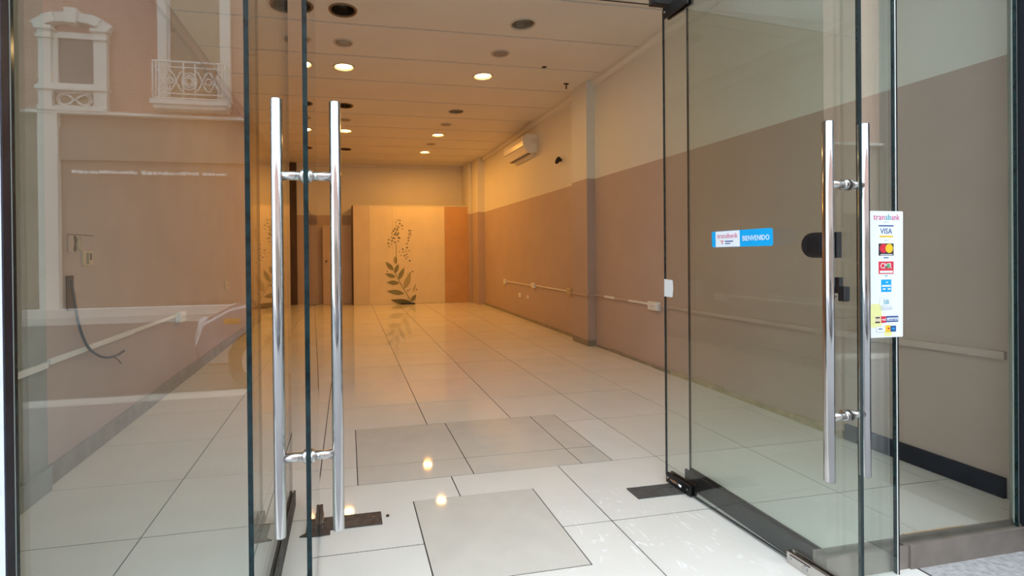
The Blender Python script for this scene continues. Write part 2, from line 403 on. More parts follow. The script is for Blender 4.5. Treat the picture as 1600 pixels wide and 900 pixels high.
dots = [(345, 160), (362, 162), (330, 178), (360, 188), (378, 203), (335, 205), (350, 215), (380, 230), (322, 228), (345, 240), (312, 245), (335, 240), (300, 262), (330, 258), (350, 262), (318, 275), (335, 280), (357, 300), (296, 293), (318, 303), (350, 298), (276, 313), (300, 322), (347, 325), (322, 333), (272, 342), (296, 347), (278, 367), (340, 228), (326, 268), (344, 272), (308, 300),
        (432, 242), (447, 242), (440, 258), (432, 270), (445, 275), (435, 290), (425, 300), (425, 320), (413, 345), (414, 376), (381, 388), (356, 407), (382, 411), (404, 404), (430, 400), (411, 428), (367, 436), (395, 440), (419, 449), (405, 461), (434, 479), (418, 714), (434, 704), (262, 560), (436, 573), (455, 564), (485, 706), (420, 585)]
def dotp(u, v):
    x, z = mp(u, v); r = random.uniform(.011, .019)
    return [(x+r*1.2*math.cos(t), z+r*math.sin(t)) for t in [2*PI*i/7 for i in range(7)]]
mural_obj('blossom_dots', [dotp(*d) for d in dots], 'leaf_dark', 'stuff')

# far left corner: dark door opening and door leaf
d = empty('door_3', (-1.30, 11.55, 0)); tag(d, kind='structure')
bm = B(); box(bm, 0, .15, 0, .095, .003, 3.27); obj('dark_jamb', bm, 'dark_brown', d)
d = empty('door_4', (-.56, 11.40, 0)); tag(d, kind='structure')
bm = B(); box(bm, 0, .65, 0, .045, .006, 1.84); obj('door_leaf', bm, 'panel_lilac', d)
bm = B(); cyl(bm, (.08, -.04, 1.0), (.08, 0, 1.0), .02, 12); obj('door_knob', bm, 'black_metal', d)
bm = B(); box(bm, .66, .69, -.3, .24, .006, 1.86); obj('door_jamb', bm, 'dark_brown', d)

# cornices, skirtings
def cornice(name, prof, a, b, m='paint_up'):
    bm = B(); prism(bm, prof, 'y', a, b); return tag(obj(name, bm, m), kind='structure')
cornice('trim_1', [(XR, 3.215), (XR-.025, 3.215), (XR-.03, 3.235), (XR-.055, 3.26), (XR-.06, 3.288), (XR, 3.288)], 1.72, 10.44)
cornice('trim_2', [(XL, 3.215), (XL+.025, 3.215), (XL+.06, 3.26), (XL+.06, 3.288), (XL, 3.288)], 2.78, 11.5, 'paint_low')
bm = B(); box(bm, -1.14, 2.79, 11.59, 11.649, 3.23, 3.288); tag(obj('trim_3', bm, 'paint_up'), kind='structure')
bm = B(); box(bm, XR-.022, XR-.0005, 1.72, 2.46, .001, .098, 0, .004); tag(obj('baseboard_right', bm, 'skirt_black'), kind='structure')
sk = empty('broken_skirting', (XR, 2.47, 0)); tag(sk, 'broken strip of tan plaster left where the black skirting is gone on the right wall', 'skirting')
y = 0.0
while y < 2.95:
    w = random.uniform(.22, .45); h = random.uniform(.028, .05) if y < 1.5 else random.uniform(.02, .038)
    bm = B(); prism(bm, [(y, .001), (y+w-.01, .001), (y+w-.01, h*random.uniform(.75, 1)), (y+w*.5, h*random.uniform(.85, 1.1)), (y, h)], 'x', -random.uniform(.012, .024), -.0005)
    obj('plaster_piece', bm, 'skirt_tan' if y < 1.6 else 'skirt_grey', sk); y += w
bm = B(); box(bm, XR-.01, XR-.0005, 5.95, 10.44, .001, .045); tag(obj('baseboard_right_far', bm, 'skirt_grey'), kind='structure')
bm = B(); box(bm, XL+.0005, XL+.016, 2.78, 11.5, .001, .105); tag(obj('baseboard_left', bm, 'skirt_grey'), kind='structure')
bm = B(); box(bm, XL+.0255, XL+.045, 1.63, 2.76, .001, .12, 0, .003); tag(obj('baseboard_left_front', bm, 'paint_grey'), kind='structure')

# ------------------------------------------------------------------ ceiling of long boards with round holes
LAMPS = []      # (x, y, kind)
A, Bx = -.02, 1.615
LAMPS += [(A, 4.27, 'open_dark'), (A, 4.93, 'disc'), (A, 5.57, 'lit'), (A, 7.02, 'open_ring'), (A, 7.76, 'disc'), (A, 8.47, 'lit'), (A, 9.95, 'open_dark')]
LAMPS += [(Bx, 4.25, 'open_beige'), (Bx, 4.92, 'disc'), (Bx, 5.59, 'lit'), (Bx, 7.05, 'open_beige'), (Bx, 7.80, 'disc'), (Bx, 8.52, 'lit'), (Bx, 9.25, 'disc'), (Bx, 10.02, 'lit')]
ceil = one('ceiling', 'ceil_dark', lambda bm: box(bm, -1.8, 3.3, 1.25, 12.3, 3.46, 3.6)); tag(ceil, kind='structure')
PE = [1.62]+[3.79+.7233*k for k in range(-2, 12)]
PE = PE[:-1]+[11.648] if PE[-1] > 11.6 else PE+[11.648]
def panel(y0, y1):
    bm = B(); x0, x1 = XL+.001, XR-.001
    y0 += .006; y1 -= .006
    outer = [(x0, y0), (x1, y0), (x1, y1), (x0, y1)]
    loops = [outer]
    for x, yy, k in LAMPS:
        r = .085 if k == 'disc' else .108
        if y0 < yy < y1: loops.append([(x+r*math.cos(2*PI*i/28), yy+r*math.sin(2*PI*i/28)) for i in range(28)])
    for z in (H_C, H_C+.018):
        es = []
        for lp in loops:
            vs = [bm.verts.new((p[0], p[1], z)) for p in lp]
            es += [bm.edges.new((vs[i], vs[(i+1) % len(vs)])) for i in range(len(vs))]
        bmesh.ops.triangle_fill(bm, use_beauty=True, edges=es)
    bm.verts.ensure_lookup_table(); n = sum(len(l) for l in loops); k0 = 0
    for lp in loops:
        for i in range(len(lp)):
            j = (i+1) % len(lp)
            bm.faces.new((bm.verts[k0+i], bm.verts[k0+j], bm.verts[n+k0+j], bm.verts[n+k0+i]))
        k0 += len(lp)
    return obj('ceiling_panel', bm, 'ceil', ceil)
for a, b in zip(PE, PE[1:]):
    panel(a, b)
    bm = B(); box(bm, XL+.002, XR-.002, a+.007, a+.035, H_C-.004, H_C-.0002); obj('batten', bm, 'ceil', ceil)

labs = {}
def col_name(x): return 'left' if x < 1 else 'right'
cnt = {}
ordn = ['nearest', 'second nearest', 'third', 'farthest']
for x, yy, k in LAMPS:
    side = col_name(x)
    cnt[(side, k)] = cnt.get((side, k), 0)+1
    total = sum(1 for q in LAMPS if col_name(q[0]) == side and q[2] == k); i = cnt[(side, k)]
    pos = '' if total == 1 else (('nearer ' if i == 1 else 'farther ') if total == 2 else ('nearest ', 'middle ', 'farthest ')[i-1])
    r0 = .085 if k == 'disc' else .108
    e = empty('round_vent' if k == 'disc' else 'recessed_light', (x, yy, H_C))
    row = 'of the %s ceiling row' % side
    if k == 'disc':
        tag(e, '%sflat grey round cover %s' % (pos, row), 'ceiling vent', 'round covers between the ceiling lights')
        bm = B(); lathe(bm, (0, 0, 0), [(r0-.004, .018), (r0-.004, -.002), (r0+.004, -.009), (r0+.016, -.007), (r0+.018, 0)]); obj('rim', bm, 'ring', e)
        bm = B(); lathe(bm, (0, 0, 0), [(0, -.004), (r0-.006, -.003), (r0-.006, .004), (0, .004)]); obj('cover', bm, 'disc', e)
        continue
    grp = 'recessed ceiling lights'
    word = {'lit': 'lit warm recessed downlight', 'open_dark': 'unlit recessed downlight with dark open can', 'open_ring': 'unlit dark downlight with an inner spoked ring', 'open_beige': 'unlit downlight with pale rim and brown reflector'}[k]
    tag(e, '%s%s %s' % (pos, word, row), 'ceiling light', grp)
    rim = 'ring_dark' if k in ('open_dark', 'open_ring') else 'ring'
    bm = B(); lathe(bm, (0, 0, 0), [(r0-.006, .02), (r0-.006, -.004), (r0+.003, -.011), (r0+.012, -.009), (r0+.016, 0)]); obj('rim', bm, rim, e)
    bm = B(); lathe(bm, (0, 0, 0), [(r0-.008, 0), (r0-.012, .05), (r0-.03, .12), (0, .12)]); obj('can', bm, 'can_beige' if k in ('lit', 'open_beige') else 'can_in', e)
    if k == 'lit':
        bm = B(); lathe(bm, (0, 0, 0), [(0, .010), (r0-.018, .014), (r0-.018, .024), (0, .024)]); obj('lamp_lens', bm, 'lens_on', e)
        l = bpy.data.lights.new('lamp_glow', 'AREA'); l.energy = LAMP_W*(.5 if yy < 6 else (1.1 if yy < 9.5 else 2.3)); l.color = (1.0, .44, .08) if yy > 6 else (1.0, .60, .24); l.shape = 'DISK'; l.size = .15
        lo = bpy.data.objects.new('lamp_glow', l); COL.objects.link(lo); lo.location = (0, 0, -.012); lo.parent = e
    else:
        bm = B(); lathe(bm, (0, 0, 0), [(0, .075), (.03, .078), (.036, .09), (.036, .115), (0, .115)], 20); obj('lamp_socket', bm, 'black', e)
    if k == 'open_ring':
        bm = B(); lathe(bm, (0, 0, 0), [(.075, -.004), (.083, -.010), (.09, -.004), (.083, .002), (.075, -.004)], 28)
        for t in range(3):
            a_ = t*2*PI/3+.5; cyl(bm, (0, 0, .0), (.08*math.cos(a_), .08*math.sin(a_), -.004), .007, 8)
        obj('spoked_ring', bm, 'black_metal', e)
# ceiling hook
hk = empty('ceiling_hook', (2.72, 5.66, H_C)); tag(hk, 'small dark bracket hanging from the ceiling near the nearer pillar', 'hook')
bm = B(); box(bm, -.03, .03, -.012, .012, -.012, -.0005); box(bm, -.006, .006, -.006, .006, -.07, -.012); obj('bracket', bm, 'black_metal', hk)
bm = B(); lathe(bm, (1.88+.35, 5.2, H_C), [(0, -.006), (.025, -.006), (.03, 0)], 16); o = obj('ceiling_stud', bm, 'black_metal'); tag(o, 'tiny dark round stud in the bare ceiling right of the lights', 'stud')

# ------------------------------------------------------------------ shop front: window panes, rails, jambs
GT = .012
GZ = 3.28
def struct(o): return tag(o, kind='structure')
w1 = empty('window_1', (1.68, 1.44, 0)); struct(w1)     # right of the doorway: return and front pane on a bronze rail, plus a narrow pane outside
bm = B()
Lp = [(-.006, -.006), (.904, -.006), (.904, .006), (.006, .006), (.006, .70), (-.006, .70)]
for f in prism(bm, Lp, 'z', .06, GZ): f.material_index = 1
for f in bm.faces:
    f.normal_update()
    lens = sorted(e.calc_length() for e in f.edges)
    if len(f.verts) == 4 and lens[0] > .1: f.material_index = 0
obj('corner_pane', bm, ['glass', 'edge'], w1)
bm = B(); pane_box(bm, .105, .2630, -.040, -.028, .0, GZ); obj('outer_pane', bm, ['glass', 'edge'], w1)
bm = B(); box(bm, .2635, .2700, -.042, -.026, .0, GZ); obj('pane_edge_strip', bm, 'matt_black', w1)
bm = B(); box(bm, .2615, .2630, -.0425, -.0405, .0, GZ); obj('seal', bm, 'white_pl', w1)
# bronze rails
def rail_profile(bm, x0, x1, y0, y1, h, axis):
    box(bm, x0, x1, y0, y1, 0.0, h-.010)
    if axis == 'x':
        box(bm, x0, x1, y0, y0+.010, h-.010, h); box(bm, x0, x1, y1-.010, y1, h-.010, h+.002)
    else:
        box(bm, x0, x0+.010, y0, y1, h-.010, h); box(bm, x1-.010, x1, y0, y1, h-.010, h)
bm = B(); rail_profile(bm, -.024, .34, -.022, .030, .082, 'x'); obj('sill_rail', bm, 'bronze', w1)
bm = B(); rail_profile(bm, .341, .93, -.028, .030, .088, 'x'); obj('sill_rail', bm, 'bronze', w1)
bm = B(); rail_profile(bm, -.024, .020, .031, .71, .082, 'y'); obj('return_rail', bm, 'black_metal', w1)
bm = B(); box(bm, .40, .70, .031, .042, .0, .086); obj('wood_filler', bm, 'wood_raw', w1)
bm = B(); box(bm, -.02, .93, -.02, .03, GZ, GZ+.18); obj('head_rail', bm, 'bronze', w1)
w2 = empty('window_2', (-.27, 1.44, 0)); struct(w2)
bm = B(); pane_box(bm, -.580, -.0065, -.006, .006, .06, GZ); obj('front_pane', bm, ['glass', 'edge'], w2)
bm = B(); pane_box(bm, -.007, .007, -.03, .90, .06, GZ); obj('return_pane', bm, ['glass', 'edge'], w2)
bm = B(); rail_profile(bm, -.5815, .022, -.022, .030, .082, 'x'); obj('sill_rail', bm, 'bronze', w2)
bm = B(); rail_profile(bm, -.020, .020, .031, .91, .070, 'y'); obj('return_rail', bm, 'plate_g', w2)
bm = B(); box(bm, -.5815, .022, -.02, .03, GZ, GZ+.18); obj('head_rail', bm, 'bronze', w2)
# transom over the doors
w3 = empty('window_3', (.715, 2.20, 0)); struct(w3)
bm = B(); pane_box(bm, -.97, .97, -.006, .006, 2.425, GZ); obj('transom_pane', bm, ['glass', 'edge'], w3)
for x in (-.86, .885):
    bm = B(); box(bm, x-.08, x+.08, -.02, .02, 2.424, 2.475, 0, .003); obj('transom_clamp', bm, 'black_metal', w3)
# facade masonry beside and above
def facade(bm):
    box(bm, -3.4, -.856, 1.40, 1.448, -.0, 4.2, 0); box(bm, 2.66, 5.0, .85, 1.468, 0, 4.2, 1); box(bm, -.856, 2.66, 1.34, 1.60, 3.465, 4.2, 0)  # dark right pier extended streetward, added depth blocks bright reflections in the right pane
    box(bm, -3.4, 5.0, 1.34, 1.60, 4.2, 9.0, 0)
struct(one('wall_front', ['wall_ext', 'jamb_dark'], facade))
bm = B(); box(bm, -.8557, -.852, 1.401, 1.432, .0, 3.46); struct(obj('trim_4', bm, 'jamb_dark'))
bm = B(); box(bm, -.8557, -.852, 1.4325, 1.448, .0, 3.46); struct(obj('trim_8', bm, 'jamb_pale'))
bm = B(); box(bm, 2.597, 2.655, 1.395, 1.440, .089, 3.46); struct(obj('trim_5', bm, 'matt_black'))
bm = B(); box(bm, 2.586, 2.655, 1.4405, 1.452, .089, 3.46); struct(obj('trim_6', bm, 'jamb_pale'))
bm = B(); box(bm, 2.74, 3.23, 1.47, 1.55, .0, 3.46); struct(obj('trim_7', bm, 'paint_grey'))
bm = B(); box(bm, 3.03, 3.23, 1.551, 1.699, .0, 3.46); struct(obj('wall_right_front', bm, 'paint_grey'))
bm = B(); box(bm, -1.72, -1.50, 1.449, 1.619, .0, 3.46); struct(obj('wall_left_front', bm, 'paint_grey'))

# ------------------------------------------------------------------ glass doors
def glass_door(name, hinge, edge, off, top=2.405):
    hx, hy = hinge; ex, ey = edge
    L_ = math.hypot(ex-hx, ey-hy); rz = math.atan2(ey-hy, ex-hx)
    d = empty(name, (hx, hy, 0), rz); struct(d)
    T = .0065
    bm = B()
    vs_out = [(0, .035), (.012, .010), (L_, .010), (L_, top), (.0, top)]
    fs = prism(bm, vs_out, 'y', -T, T, 1)
    for f in fs[:2]: f.material_index = 0
    obj('glass_pane', bm, ['glass', 'edge'], d)
    def patch(x0, x1, z0, z1, m, screws):
        bm = B()
        for s in (-1, 1):
            a_, b_ = sorted((s*(T+.0005), s*(T+.014))); box(bm, x0, x1, a_, b_, z0, z1, 0, .0025)
        o = obj('patch_fitting', bm, m, d)
        for sx in screws:
            bm = B()
            for s in (-1, 1): cyl(bm, (sx, s*(T+.013), (z0+z1)/2), (sx, s*(T+.0155), (z0+z1)/2), .0055, 12)
            obj('screw', bm, 'steel', o)
        return o
    dark = 'black_metal' if off > 0 else 'plate'
    p = patch(.02, .185, .006, .056, dark, (.035, .165))
    bm = B()
    for s in (-1, 1): cyl(bm, (.055, s*.016, .031), (.13, s*.016, .024), .0095, 12)
    obj('pivot_bolt', bm, 'steel', p)
    patch(.02, .185, 2.352, 2.41, dark, (.035, .165))
    q = patch(L_-.25, L_-.085, .0, .047, 'steel_b', (L_-.235, L_-.10))
    bm = B(); cyl(bm, (L_-.18, -.0205, .020), (L_-.18, -.023, .020), .011, 16); obj('key_cylinder', bm, 'steel', q)
    bm = B(); box(bm, L_-.236, L_-.16, -.0225, -.0205, .036, .039); obj('slot_line', bm, 'black', q)
    hxl = L_-.045
    for s in (-1, 1):
        bm = B(); lathe(bm, (hxl, s*.078, 0), [(0, .405), (.0135, .405), (.016, .408), (.016, 1.602), (.0135, 1.605), (0, 1.605)], 28); h = obj('pull_handle', bm, 'steel', d)
        for z in (.62, 1.395):
            bm = B(); cyl(bm, (hxl, s*(T+.004), z), (hxl, s*.066, z), .0125, 20); obj('standoff', bm, 'steel_b', h)
            bm = B(); cyl(bm, (hxl, s*T, z), (hxl, s*(T+.006), z), .019, 24); cyl(bm, (hxl, s*(T+.006), z), (hxl, s*(T+.010), z), .019, 24, 0, .013); obj('rosette', bm, 'steel_b', h)
    return d, L_
dR, LR = glass_door('door_1', (1.600, 2.214), (1.648, 1.290), 1)
dL, LL_ = glass_door('door_2', (-.140, 2.245), (-.108, 1.335), -1)
# lock on the right door
bm = B()
lx0, lx1 = LR-.165, LR-.062
out = [(lx1, 1.150), (lx1, 1.238)]
for i in range(9):
    t = PI/2+PI*i/8; out.append((lx0+.035+.040*math.cos(t), 1.194+.044*math.sin(t)))
fs = prism(bm, out, 'y', -.045, -.0068)
bmesh.ops.bevel(bm, geom=[e for e in bm.edges if all(abs(v.co.y+.045) < 1e-5 for v in e.verts)], offset=.006, segments=3, affect='EDGES')
lk = obj('door_lock', bm, 'black', dR)
bm = B(); box(bm, lx0+.02, lx1-.035, -.048, -.0455, 1.168, 1.222, 0, .001); obj('lock_cover', bm, 'black_metal', lk)
bm = B(); box(bm, lx1-.012, lx1+.008, -.03, -.0068, 1.150, 1.238, 0, .002); obj('lock_side_plate', bm, 'black', lk)
bm = B(); box(bm, LR-.070, LR-.050, -.026, -.0068, 1.03, 1.085, 0, .002); box(bm, LR-.052, LR-.028, -.03, -.0068, 1.005, 1.055, 0, .003); obj('lock_keeper', bm, 'black', dR)
bm = B(); cyl(bm, (LR-.062, -.0262, 1.020), (LR-.062, -.030, 1.020), .004, 10); obj('lock_rivet', bm, 'steel', dR)
# cloudy tape at hinge edge
bm = B(); prism(bm, [(.002, .945), (.06, .945), (.066, .99), (.062, 1.03), (.002, 1.035)], 'y', -.0075, -.0068); obj('clear_tape', bm, 'film', dR)

# floor plates
def plate(name, x0, x1, y0, y1, m, lab):
    e = empty(name, ((x0+x1)/2, (y0+y1)/2, 0)); tag(e, lab, 'plate', 'floor hinge cover plates')
    hx, hy = (x1-x0)/2, (y1-y0)/2
    bm = B(); box(bm, -hx, hx, -hy, hy, .0006, .006, 0, .0012); pl = obj('cover', bm, m, e)
    for s in (-1, 1):
        bm = B(); cyl(bm, (s*(hx-.035), .01*s, .006), (s*(hx-.035), .01*s, .0072), .005, 12); obj('screw', bm, 'steel', pl)
    return e
plate('floor_plate', 1.345, 1.600, 2.068, 2.170, 'plate_g', 'grey metal cover plate on the floor beside the hinge of the right glass door')
fp = plate('floor_plate', -.185, .138, 2.104, 2.204, 'plate', 'brown worn metal cover plate on the floor at the hinge of the left glass door')
bm = B(); prism(bm, [(-.155, -.052), (-.06, -.052), (-.06, -.085), (-.13, -.085), (-.185, -.078), (-.165, -.062)], 'z', .0006, .006); obj('cover_tongue', bm, 'plate', fp)
bm = B(); cyl(bm, (.165, 2.165, .0012), (.165, 2.165, .006), .007, 12); tag(obj('floor_bolt', bm, 'black_metal'), 'small dark bolt in the floor beside the brown metal plate', 'bolt')

# ------------------------------------------------------------------ stickers
def place(o_loc, xdir, up=Vector((0, 0, 1))):
    x = Vector(xdir).normalized(); z = x.cross(up).normalized(); y = z.cross(x)
    return Matrix(((x.x, y.x, z.x, o_loc[0]), (x.y, y.y, z.y, o_loc[1]), (x.z, y.z, z.z, o_loc[2]), (0, 0, 0, 1)))
def flat(name, parent, x0, x1, y0, y1, m, z=.0004, lift=.0003, rad=0):
    bm = B()
    if rad:
        pts = []
        for cx_, cy_, a0 in ((x1-rad, y1-rad, 0), (x0+rad, y1-rad, 90), (x0+rad, y0+rad, 180), (x1-rad, y0+rad, 270)):
            for k in range(5):
                t = math.radians(a0+k*22.5); pts.append((cx_+rad*math.cos(t), cy_+rad*math.sin(t)))
        prism(bm, pts, 'z', z, z+lift)
    else: box(bm, x0, x1, y0, y1, z, z+lift)
    return obj(name, bm, m, parent)
T_ = lambda x, y, z=.0012: Matrix.Translation((x, y, z))
# payment sign on the front pane: local x right, y up, z towards the street
ps = empty('payment_sticker')
ps.matrix_world = Matrix.Translation((1.893, 1.3960, 1.088)) @ Matrix.Rotation(PI/2, 4, 'X') @ Matrix.Rotation(math.radians(-.4), 4, 'Z')
tag(ps, 'tall white sticker listing accepted payment cards on the right shop window', 'sticker')
flat('backing', ps, -.074, .074, -.226, .226, 'st_white', 0, .0008, .004)
flat('yellow_shape', ps, -.070, -.020, -.19, -.105, 'st_lemon', .0008, rad=.012)
flat('yellow_shape', ps, -.010, .026, -.222, -.200, 'st_lemon', .0008, rad=.01)
# positions follow the photograph: the sign runs from 331 px down to 525 px there
def sy(py): return .226-(py-331.5)/193*.452
for t_, w, x, m in (('tran', .050, -.031, 'st_pink'), ('sb', .024, .008, 'st_teal'), ('ank', .036, .040, 'st_pink')):
    text_mesh('lettering', t_, .030, m, ps, T_(x, sy(341)), width=w)
flat('underline', ps, -.012, .010, sy(348.8), sy(348), 'st_grey', .0008)
flat('card_stripe', ps, -.034, .032, sy(355), sy(353), 'st_navy', .0008)
text_mesh('lettering', 'VISA', .028, 'st_navy', ps, T_(-.001, sy(362.5)), width=.052)
flat('card_stripe', ps, -.030, .030, sy(371.5), sy(369), 'st_yel', .0008)
flat('small_caption', ps, -.008, .006, sy(376.5), sy(375.5), 'st_grey', .0008)
cd = flat('card_mark', ps, -.034, .032, sy(399.5), sy(381), 'st_black', .0008)
for x, m, z in ((-.013, 'st_red', .0012), (.012, 'st_yel', .0014)):
    bm = B(); cyl(bm, (x, sy(388.5), z), (x, sy(388.5), z+.0003), .0165, 28); obj('card_circle', bm, m, cd)
flat('card_line', cd, -.026, .026, sy(398.5), sy(397.3), 'st_white', .0012)
flat('small_caption', ps, -.012, .010, sy(403.5), sy(402), 'st_navy', .0008)
cd = flat('card_mark', ps, -.034, .032, sy(427.5), sy(408.5), 'st_red', .0008)
text_mesh('lettering', 'CMR', .028, 'st_white', cd, T_(-.002, sy(415.5), .0014), width=.050)
flat('card_line', cd, -.029, .028, sy(426), sy(422.5), 'st_white', .0012); flat('green_mark', cd, .002, .014, sy(418), sy(412), 'st_green', .0018)
flat('small_caption', ps, -.005, .005, sy(431), sy(429.5), 'st_teal', .0008)
cd = flat('card_mark', ps, -.023, .022, sy(455), sy(436), 'st_cyan', .0008)
for x0_, x1_, a_, b_ in ((-.020, .019, 447, 444.5), (-.016, -.004, 451.5, 449.5), (.006, .018, 451.5, 449.5), (-.002, .006, 441, 439.5)): flat('card_line', cd, x0_, x1_, sy(a_), sy(b_), 'st_white', .0012)
cd = flat('card_outline', ps, -.030, .024, sy(476.5), sy(463.5), 'st_grey', .0008, rad=.004); flat('card_face', cd, -.029, .023, sy(476.1), sy(463.9), 'st_white', .0011, rad=.0035)
text_mesh('lettering', 'SB', .022, 'st_teal', cd, T_(-.001, sy(470.5), .0018), width=.024)
for yy in (478.5, 480.2, 481.8): flat('small_caption', ps, -.028, .026, sy(yy)-.0006, sy(yy)+.0006, 'st_grey', .0012)
cd = flat('card_mark', ps, -.002, .052, sy(501), sy(492), 'st_navy', .0015); flat('card_line', cd, .002, .050, sy(499), sy(494.5), 'st_white', .0018)
text_mesh('lettering', 'compra', .012, 'st_navy', cd, T_(.026, sy(496.8), .0023), width=.042)
cd = flat('card_mark', ps, -.024, -.002, sy(502), sy(492), 'st_red', .0015); text_mesh('lettering', 'red', .014, 'st_white', cd, T_(-.013, sy(497), .0020), width=.018)
cd = flat('card_mark', ps, -.050, -.028, sy(502), sy(492), 'panel_cream', .0015); flat('card_line', cd, -.048, -.030, sy(495), sy(493), 'st_black', .0018); flat('card_line', cd, -.050, -.030, sy(502), sy(500), 'st_black', .0018)
cd = flat('card_outline', ps, -.046, -.004, sy(516), sy(507), 'st_grey', .0015, rad=.004); flat('card_face', cd, -.045, -.005, sy(515.6), sy(507.4), 'st_white', .0018, rad=.003)
flat('card_line', cd, -.036, -.020, sy(512), sy(510.5), 'st_navy', .0022)
cd = flat('card_mark', ps, -.006, .016, sy(516), sy(506), 'st_yel', .0021); flat('card_line', cd, .004, .012, sy(512), sy(509.5), 'st_red', .0024)
cd = flat('card_mark', ps, .018, .042, sy(516), sy(507), 'st_navy', .0015); flat('card_line', cd, .024, .036, sy(512.5), sy(510), 'st_cyan', .0018)

# welcome sticker on the inner face of the right door; local x runs towards the hinge-free edge
ws = empty('welcome_sticker')
ws.matrix_world = dR.matrix_world
bpy.context.view_layer.update()
ws.matrix_world = Matrix.Translation((1.600, 2.214, 0)) @ Matrix.Rotation(math.atan2(-.924, .048), 4, 'Z') @ Matrix.Translation((.465, -.0070, 1.2285)) @ Matrix.Rotation(PI/2, 4, 'X') @ Matrix.Rotation(math.radians(0.6), 4, 'Z')
tag(ws, 'small blue and white welcome sticker on the right glass door', 'sticker')
WL, WH = .302, .070
flat('backing', ws, -WL/2, WL/2, -WH/2, WH/2, 'st_cyan', 0, .0006, .009)
flat('white_field', ws, -WL/2+.022, -.002, -WH/2+.001, WH/2-.001, 'st_white', .0006)
text_mesh('lettering', 'transbank', .030, 'st_pink', ws, T_(-.066, .013, .0013), width=.108)
text_mesh('lettering', 'T', .024, 'st_red', ws, T_(-.093, -.016, .0013), width=.020)
for a_ in ((-.078, -.036, -.013, -.008), (-.078, -.050, -.022, -.018)): flat('small_caption', ws, *a_, 'st_navy', .0010)
text_mesh('lettering', 'BIENVENIDO', .030, 'st_white', ws, T_(.074, -.002, .0013), width=.124)

# ------------------------------------------------------------------ air conditioner on the right wall
ac = empty('air_conditioner', (XR, 7.86, 2.775)); tag(ac, 'white wall-mounted air conditioner high on the right wall', 'air conditioner')
def acx(x): return -x
prof = [(0, .02), (-.09, .0), (-.15, .012), (-.215, .075), (-.232, .12), (-.236, .20), (-.225, .27), (-.19, .305), (0, .31)]
bm = B(); fs = prism(bm, prof, 'y', -.50, .50)
bmesh.ops.bevel(bm, geom=[e for e in bm.edges if abs(e.verts[0].co.y-e.verts[1].co.y) < 1e-6], offset=.006, segments=2, affect='EDGES')
obj('body', bm, 'ac', ac)
bm = B(); prism(bm, [(-.237, .118), (-.243, .20), (-.232, .275), (-.224, .27), (-.235, .20), (-.231, .12)], 'y', -.485, .485); obj('front_panel', bm, 'ac', ac)
bm = B(); prism(bm, [(-.232, .108), (-.236, .104), (-.160, .012), (-.152, .016)], 'y', -.44, .44); obj('louvre', bm, 'ac', ac)
bm = B(); box(bm, -.2375, -.229, -.46, .46, .108, .113); obj('louvre_gap', bm, 'ac_dark', ac)
bm = B(); prism(bm, [(-.135, -.0005), (-.10, -.0035), (-.09, -.0035), (-.13, .006)], 'y', -.44, .44); obj('outlet_slot', bm, 'ac_dark', ac)
bm = B(); cyl(bm, (-.07, -.5005, .19), (-.07, -.506, .19), .035, 24, 0, .03); obj('side_cap', bm, 'ac', ac)
bm = B(); box(bm, -.05, -.001, -.35, .45, -.03, .018, 0, .003); obj('back_bracket', bm, 'ac', ac)

# small things on the walls
sen = empty('motion_sensor', (XR, 6.48, 2.49)); tag(sen, 'small black motion sensor on the right wall beside the nearer pillar', 'sensor')
bm = B(); box(bm, -.02, -.0005, -.02, .02, -.02, .02, 0, .003); obj('mount', bm, 'black', sen)
bm = B(); lathe(bm, (0, 0, 0), [(0, .05), (.022, .045), (.032, .01), (.030, -.03), (.012, -.06), (0, -.062)], 20)
for v in bm.verts: v.co = Matrix.Rotation(.5, 3, 'Y') @ v.co; v.co.x -= .055
obj('sensor_head', bm, 'black', sen)

def trunking(name, pts_y, z0, z1, wall, sgn, label, m):
    pass
tr = empty('cable_trunking', (XR, 1.72, 0)); tag(tr, 'long thin cable trunking along the right wall, painted over in places', 'cable trunking')
def trz(y): return .672+(.636-.672)*min(1, (y-1.72)/1.4) if y < 3.1 else .636
segs = [(1.72, 2.65, .034, 'paint_low'), (2.652, 3.70, .028, 'paint_low'), (3.702, 4.24, .022, 'white_pl'), (4.47, 4.78, .022, 'paint_low'), (4.782, 5.02, .028, 'white_pl'), (5.022, 5.525, .020, 'paint_up')]
segs = [(1.72, 2.65, .036, 'paint_low_highlight'), (2.652, 3.70, .030, 'paint_low_highlight'), (3.702, 4.26, .020, 'paint_low_highlight'), (4.42, 4.80, .022, 'white_pl'), (4.802, 5.08, .022, 'paint_low_highlight'), (5.082, 5.30, .028, 'white_pl'), (5.302, 5.528, .020, 'paint_low_highlight')]
for a, b, h, m in segs:
    za, zb = trz(a), trz(b); bm = B()
    fs = prism(bm, [(a-1.72, za-h/2), (b-1.72, zb-h/2), (b-1.72, zb+h/2), (a-1.72, za+h/2)], 'x', -.018, -.0005)
    o = obj('trunking_length', bm, m, tr)
    if m == 'white_pl': o['label'] = 'bare white length'
bm = B(); box(bm, 2.92-XR-.016, 2.92-XR-.0005, 5.53-1.72-.016, 5.93-1.72, .622, .642); box(bm, 2.92-XR, -.001, 5.53-1.72-.016, 5.53-1.72-.0005, .622, .642); obj('trunking_length', bm, 'paint_low_highlight', tr)
bm = B(); box(bm, -.016, -.0005, 5.94-1.72, 6.13-1.72, .625, .641); obj('trunking_length', bm, 'paint_up', tr)
bm = B(); box(bm, -.016, -.0005, 6.27-1.72, 7.47-1.72, .615, .632); obj('trunking_length', bm, 'white_pl', tr)
bm = B(); box(bm, -.016, -.0005, 7.62-1.72, 8.92-1.72, .603, .619); obj('trunking_length', bm, 'white_pl', tr)
